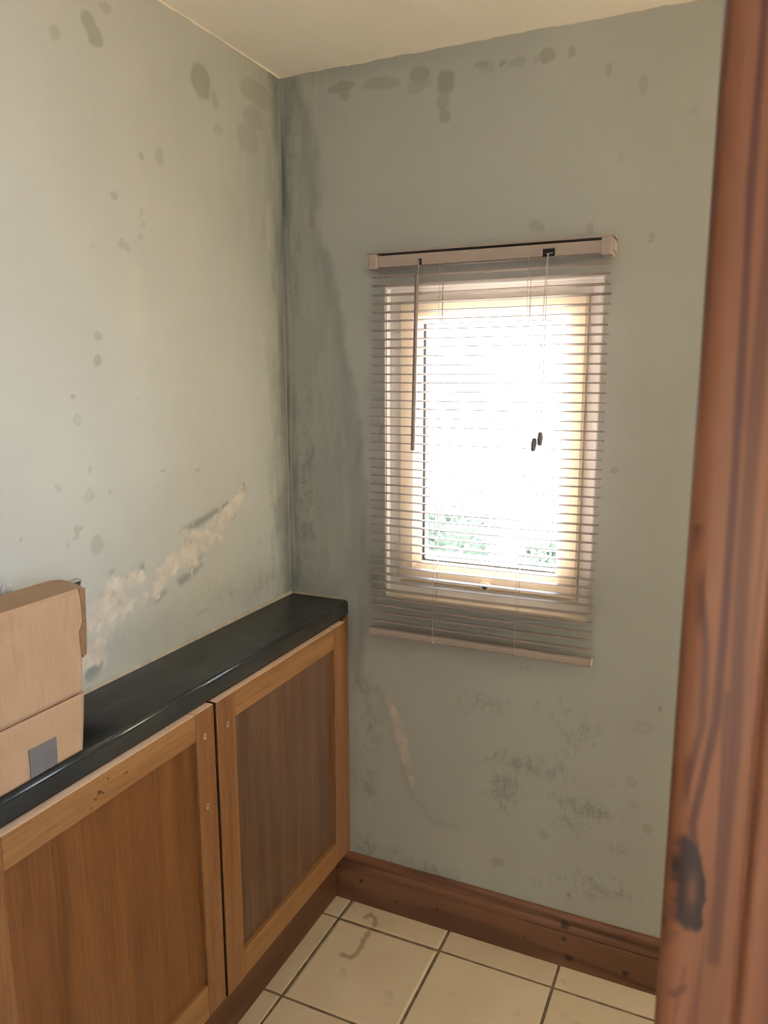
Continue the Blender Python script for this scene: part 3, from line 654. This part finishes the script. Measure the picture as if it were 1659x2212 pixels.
# ------------------------------------------------------------------ cardboard box on the worktop
t = NT('corrugated_cardboard'); c = t.coord()
n1 = t.noise(c, 14, 5, .6); n2 = t.noise(t.vmath('MULTIPLY', c, (260, 260, 30)), 1, 3); n3 = t.noise(c, 95, 4, .7)
col = t.mix(n1, (.345, .228, .148), (.44, .305, .208))
col = t.mix(t.rng(n2, .4, .7, 0, .18), col, (.26, .165, .10))
col = t.mix(t.rng(t.noise(t.vmath('MULTIPLY', c, (20, 34, 9)), 1, 4, .6), .56, .72, 0, .35), col, (.24, .155, .10))
col = t.mix(t.rng(n3, .70, .78, 0, .55), col, (.60, .46, .33))
col = t.mix(t.rng(t.noise(c, 60, 3), .70, .80, 0, .4), col, (.20, .125, .075))
t.bump(t.math('ADD', t.math('MULTIPLY', n2, .5), n1), .3, .0012)
card_m = t.fin(col, .8, .2)
tape_m = simple('grey_duct_tape', (.135, .135, .15), .38, .5, var=.12, vscale=25, bump=.2)
cb = empty('cardboard_box', (.127, -1.05, .9)); tag(cb, 'brown cardboard box with grey tape standing on the black worktop', 'box')
BX0, BX1, BY0, BY1, BZ1, CZ = .088, .168, -1.215, -.9085, 1.167, .9975
from_bm('body', bm_prism([(BY0, .9005), (-.942, .9005), (-.929, CZ), (BY1-.003, BZ1-.004), (BY0, BZ1-.004)], 0, BX0, BX1-.006), card_m, cb)
def sheet(name, y0, y1, z0, z1, x, amp, seed, mat, parent, th=.003, edge=None):
    """a slightly buckled board facing +x"""
    gy = np.linspace(y0, y1, 40); gz = np.linspace(z0, z1, 24); U, Z, Q = grid(gy, gz)
    X = x+(fbm(U, Z, 14, 3, seed)-.5)*amp+(fbm(U*6, Z*.6, 14, 2, seed+4)-.5)*amp*.5
    if edge is not None: X, U, Z = edge(X, U, Z)
    o_ = np.array(org(parent)); n = len(U)
    co = np.vstack([np.stack([X, U, Z], -1), np.stack([X-th, U, Z], -1)])-o_
    A, B = len(gy), len(gz); ids = np.arange(n).reshape(A, B)
    per = list(ids[:, 0])+list(ids[-1, 1:])+list(ids[-2::-1, -1])+list(ids[0, -2:0:-1])
    side = [(per[k], per[(k+1) % len(per)], per[(k+1) % len(per)]+n, per[k]+n) for k in range(len(per))]
    me = np_mesh(name, co, np.vstack([Q, (Q+n)[:, ::-1], np.array(side)]))
    bm = bmesh.new(); bm.from_mesh(me); bmesh.ops.recalc_face_normals(bm, faces=bm.faces); bm.to_mesh(me); bm.free()
    return link(name, me, mat, parent)
def e_up(X, U, Z):
    t_ = sstep(BZ1-.010, BZ1, Z); k = (U-BY0)/(BY1-BY0); return X-.004*t_, U-.016*(1-(Z-CZ)/(BZ1-CZ))*k, Z
def e_lo(X, U, Z):
    k = (U-BY0)/(BY1-BY0); return X+.0015*sstep(CZ, .92, Z), U-(.011+.013*(1-(Z-.9)/(CZ-.9)))*k, Z
sheet('front_panel', BY0, BY1, CZ-.001, BZ1, BX1-.001, .0022, 300, card_m, cb, edge=e_up)
sheet('front_panel', BY0, BY1-.004, .9008, CZ-.002, BX1+.0015, .0022, 320, card_m, cb, edge=e_lo)
# top flap, its far corner rounded off and curling
bm = bmesh.new(); outl = [(BX1-.004, BY0), (BX1-.003, BY1+.002)]
outl += [(.166-.010*k, BY1+.002+.018*math.sin(k/7*math.pi/2)) for k in range(1, 8)]
outl += [(BX0-.002, BY1+.008), (BX0-.003, BY1-.02), (BX0-.003, BY0)]
top = [bm.verts.new((x, y, BZ1+.0012)) for x, y in outl]; bot = [bm.verts.new((x, y, BZ1-.0035)) for x, y in outl]
bm.faces.new(top); bm.faces.new(bot[::-1])
for k in range(len(outl)): bm.faces.new((top[k], bot[k], bot[(k+1) % len(outl)], top[(k+1) % len(outl)]))
from_bm('top_flap', bm, card_m, cb)
flap_m = simple('brown_parcel_tape', (.20, .115, .066), .45, .4, var=.15, vscale=30)
def fl(lst, x):
    b = bmesh.new(); a = [b.verts.new((x+.0012, y, z)) for y, z in lst]; c_ = [b.verts.new((x-.0006, y, z)) for y, z in lst]
    b.faces.new(a); b.faces.new(c_[::-1])
    for k in range(len(lst)): b.faces.new((a[k], c_[k], c_[(k+1) % len(lst)], a[(k+1) % len(lst)]))
    return b
from_bm('side_flap', fl([(BY1-.007, 1.168), (BY1+.0055, 1.1665), (BY1+.003, 1.113), (BY1-.004, 1.112), (BY1-.005, 1.145)], BX1-.002), flap_m, cb)
from_bm('side_flap', fl([(BY1-.0055, 1.110), (BY1+.0030, 1.1135), (BY1-.0015, 1.056), (BY1-.0095, 1.053), (BY1-.0135, 1.080), (BY1-.0130, 1.098)], BX1-.0015), flap_m, cb)
def e_tape(X, U, Z): return X+.0006, U+.004*np.sin((Z-.9)*40)*.3, Z
sheet('tape_patch', -1.040, -.989, .9015, .9475, BX1+.0035, .0022, 320, tape_m, cb, .0008, e_tape)

# ------------------------------------------------------------------ bits behind the box
pn = empty('edged_panel', (.02, -.83, .9)); tag(pn, 'thin dark panel with a silver edge showing behind the cardboard box corner', 'panel')
from_bm('board', bm_prism([(-.93, .9005), (-.850, .9005), (-.7855, 1.1335), (-.880, 1.1335)], 0, .024, .034), simple('dark_panel', (.02, .018, .018), .4), pn)
box('silver_edge', (.022, -.881, 1.1335), (.036, -.7845, 1.1375), chrome, pn, .001)
t = NT('clear_crumpled_plastic'); 
t.b.inputs['Transmission Weight'].default_value = .55; t.b.inputs['IOR'].default_value = 1.25
c = t.coord(); t.bump(t.noise(c, 70, 4), .9, .004)
bag_m = t.fin((.80, .82, .80), .16, .7)
b = bmesh.new(); bmesh.ops.create_icosphere(b, subdivisions=4, radius=1)
for v in b.verts:
    p = v.co.copy(); q = p*3.1
    k = 1+.28*math.sin(q.x*2.3+q.y*1.1)*math.cos(q.z*2.9+q.x)+.16*math.sin(q.y*6.1+q.z*4.7)+.10*math.cos(q.x*11+q.z*9)
    v.co = Vector((.045+p.x*k*.030, -.985+p.y*k*.060, max(.9006, 1.022+p.z*k*.145)))
for v in b.verts:
    v.co.x = max(v.co.x, .013)
bo = from_bm('plastic_bag', b, bag_m, None)
tag(bo, 'crumpled clear plastic bag behind the cardboard box at the left edge', 'plastic bag')

# ------------------------------------------------------------------ added pendant lamp above the frame, unseen fill light
lamp = empty('added_pendant_lamp', (.80, -1.0, H)); tag(lamp, 'added bare warm bulb on a short white cord under the ceiling, unseen fill light', 'lamp')
white_pl = simple('white_plastic', (.75, .74, .70), .4)
tube('ceiling_rose', [(.80, -1.0, H), (.80, -1.0, H-.014), (.80, -1.0, H-.022)], [.042, .040, .012], white_pl, lamp, 24)
tube('cord', [(.80, -1.0, H-.02), (.80, -1.0, 2.03)], .003, white_pl, lamp, 8)
tube('lamp_holder', [(.80, -1.0, 2.035), (.80, -1.0, 2.028), (.80, -1.0, 1.995)], [.006, .017, .019], white_pl, lamp, 16)
t = NT('added_warm_bulb'); t.b.inputs['Emission Color'].default_value = (1, .92, .82, 1); t.b.inputs['Emission Strength'].default_value = BULB
bulb_m = t.fin((.9, .85, .75), .3)
tube('bulb', [(.80, -1.0, 1.998), (.80, -1.0, 1.980), (.80, -1.0, 1.962), (.80, -1.0, 1.945), (.80, -1.0, 1.930), (.80, -1.0, 1.920), (.80, -1.0, 1.915)], [.013, .016, .026, .030, .026, .015, .004], bulb_m, lamp, 20)

# ------------------------------------------------------------------ outside
gr_m = simple('pale_gravel', (.55, .52, .46), .9, .1, var=.2, vscale=3)
st(box('ground', (-60, .14, -.35), (60, 90, -.2), gr_m), 'pale ground outside the window', 'ground')
st(box('ground_side', (3.13, -60, -.35), (60, .139, -.2), gr_m), 'pale ground beside the house, outside the hall', 'ground')
leaf_m = simple('hedge_leaves', (.085, .105, .075), .6, .3, var=.5, vscale=14)
def hedge(x0, x1, y, h, label, seed):
    b = bmesh.new(); rr = random.Random(seed)
    bm_box((x0, y-.18, -.2), (x1, y+.18, -.2+h*.8), 0, 1, b)
    for k in range(900):
        p = Vector((rr.uniform(x0, x1), y+rr.gauss(0, .18), -.2+rr.uniform(.02, h)))
        a = Vector((rr.gauss(0, 1), rr.gauss(0, 1), rr.gauss(0, 1))).normalized()*.05; c_ = a.orthogonal().normalized()*.025
        b.faces.new([b.verts.new(p-a), b.verts.new(p+c_), b.verts.new(p+a), b.verts.new(p-c_)])
    o = from_bm('low_hedge', b, leaf_m); tag(o, label, 'hedge')
hedge(-2.4, -.95, 5.3, .34, 'low green hedge seen through the lower left of the window', 1)
hedge(-.55, .4, 4.9, .16, 'small clump of hedge seen through the lower right of the window', 2)
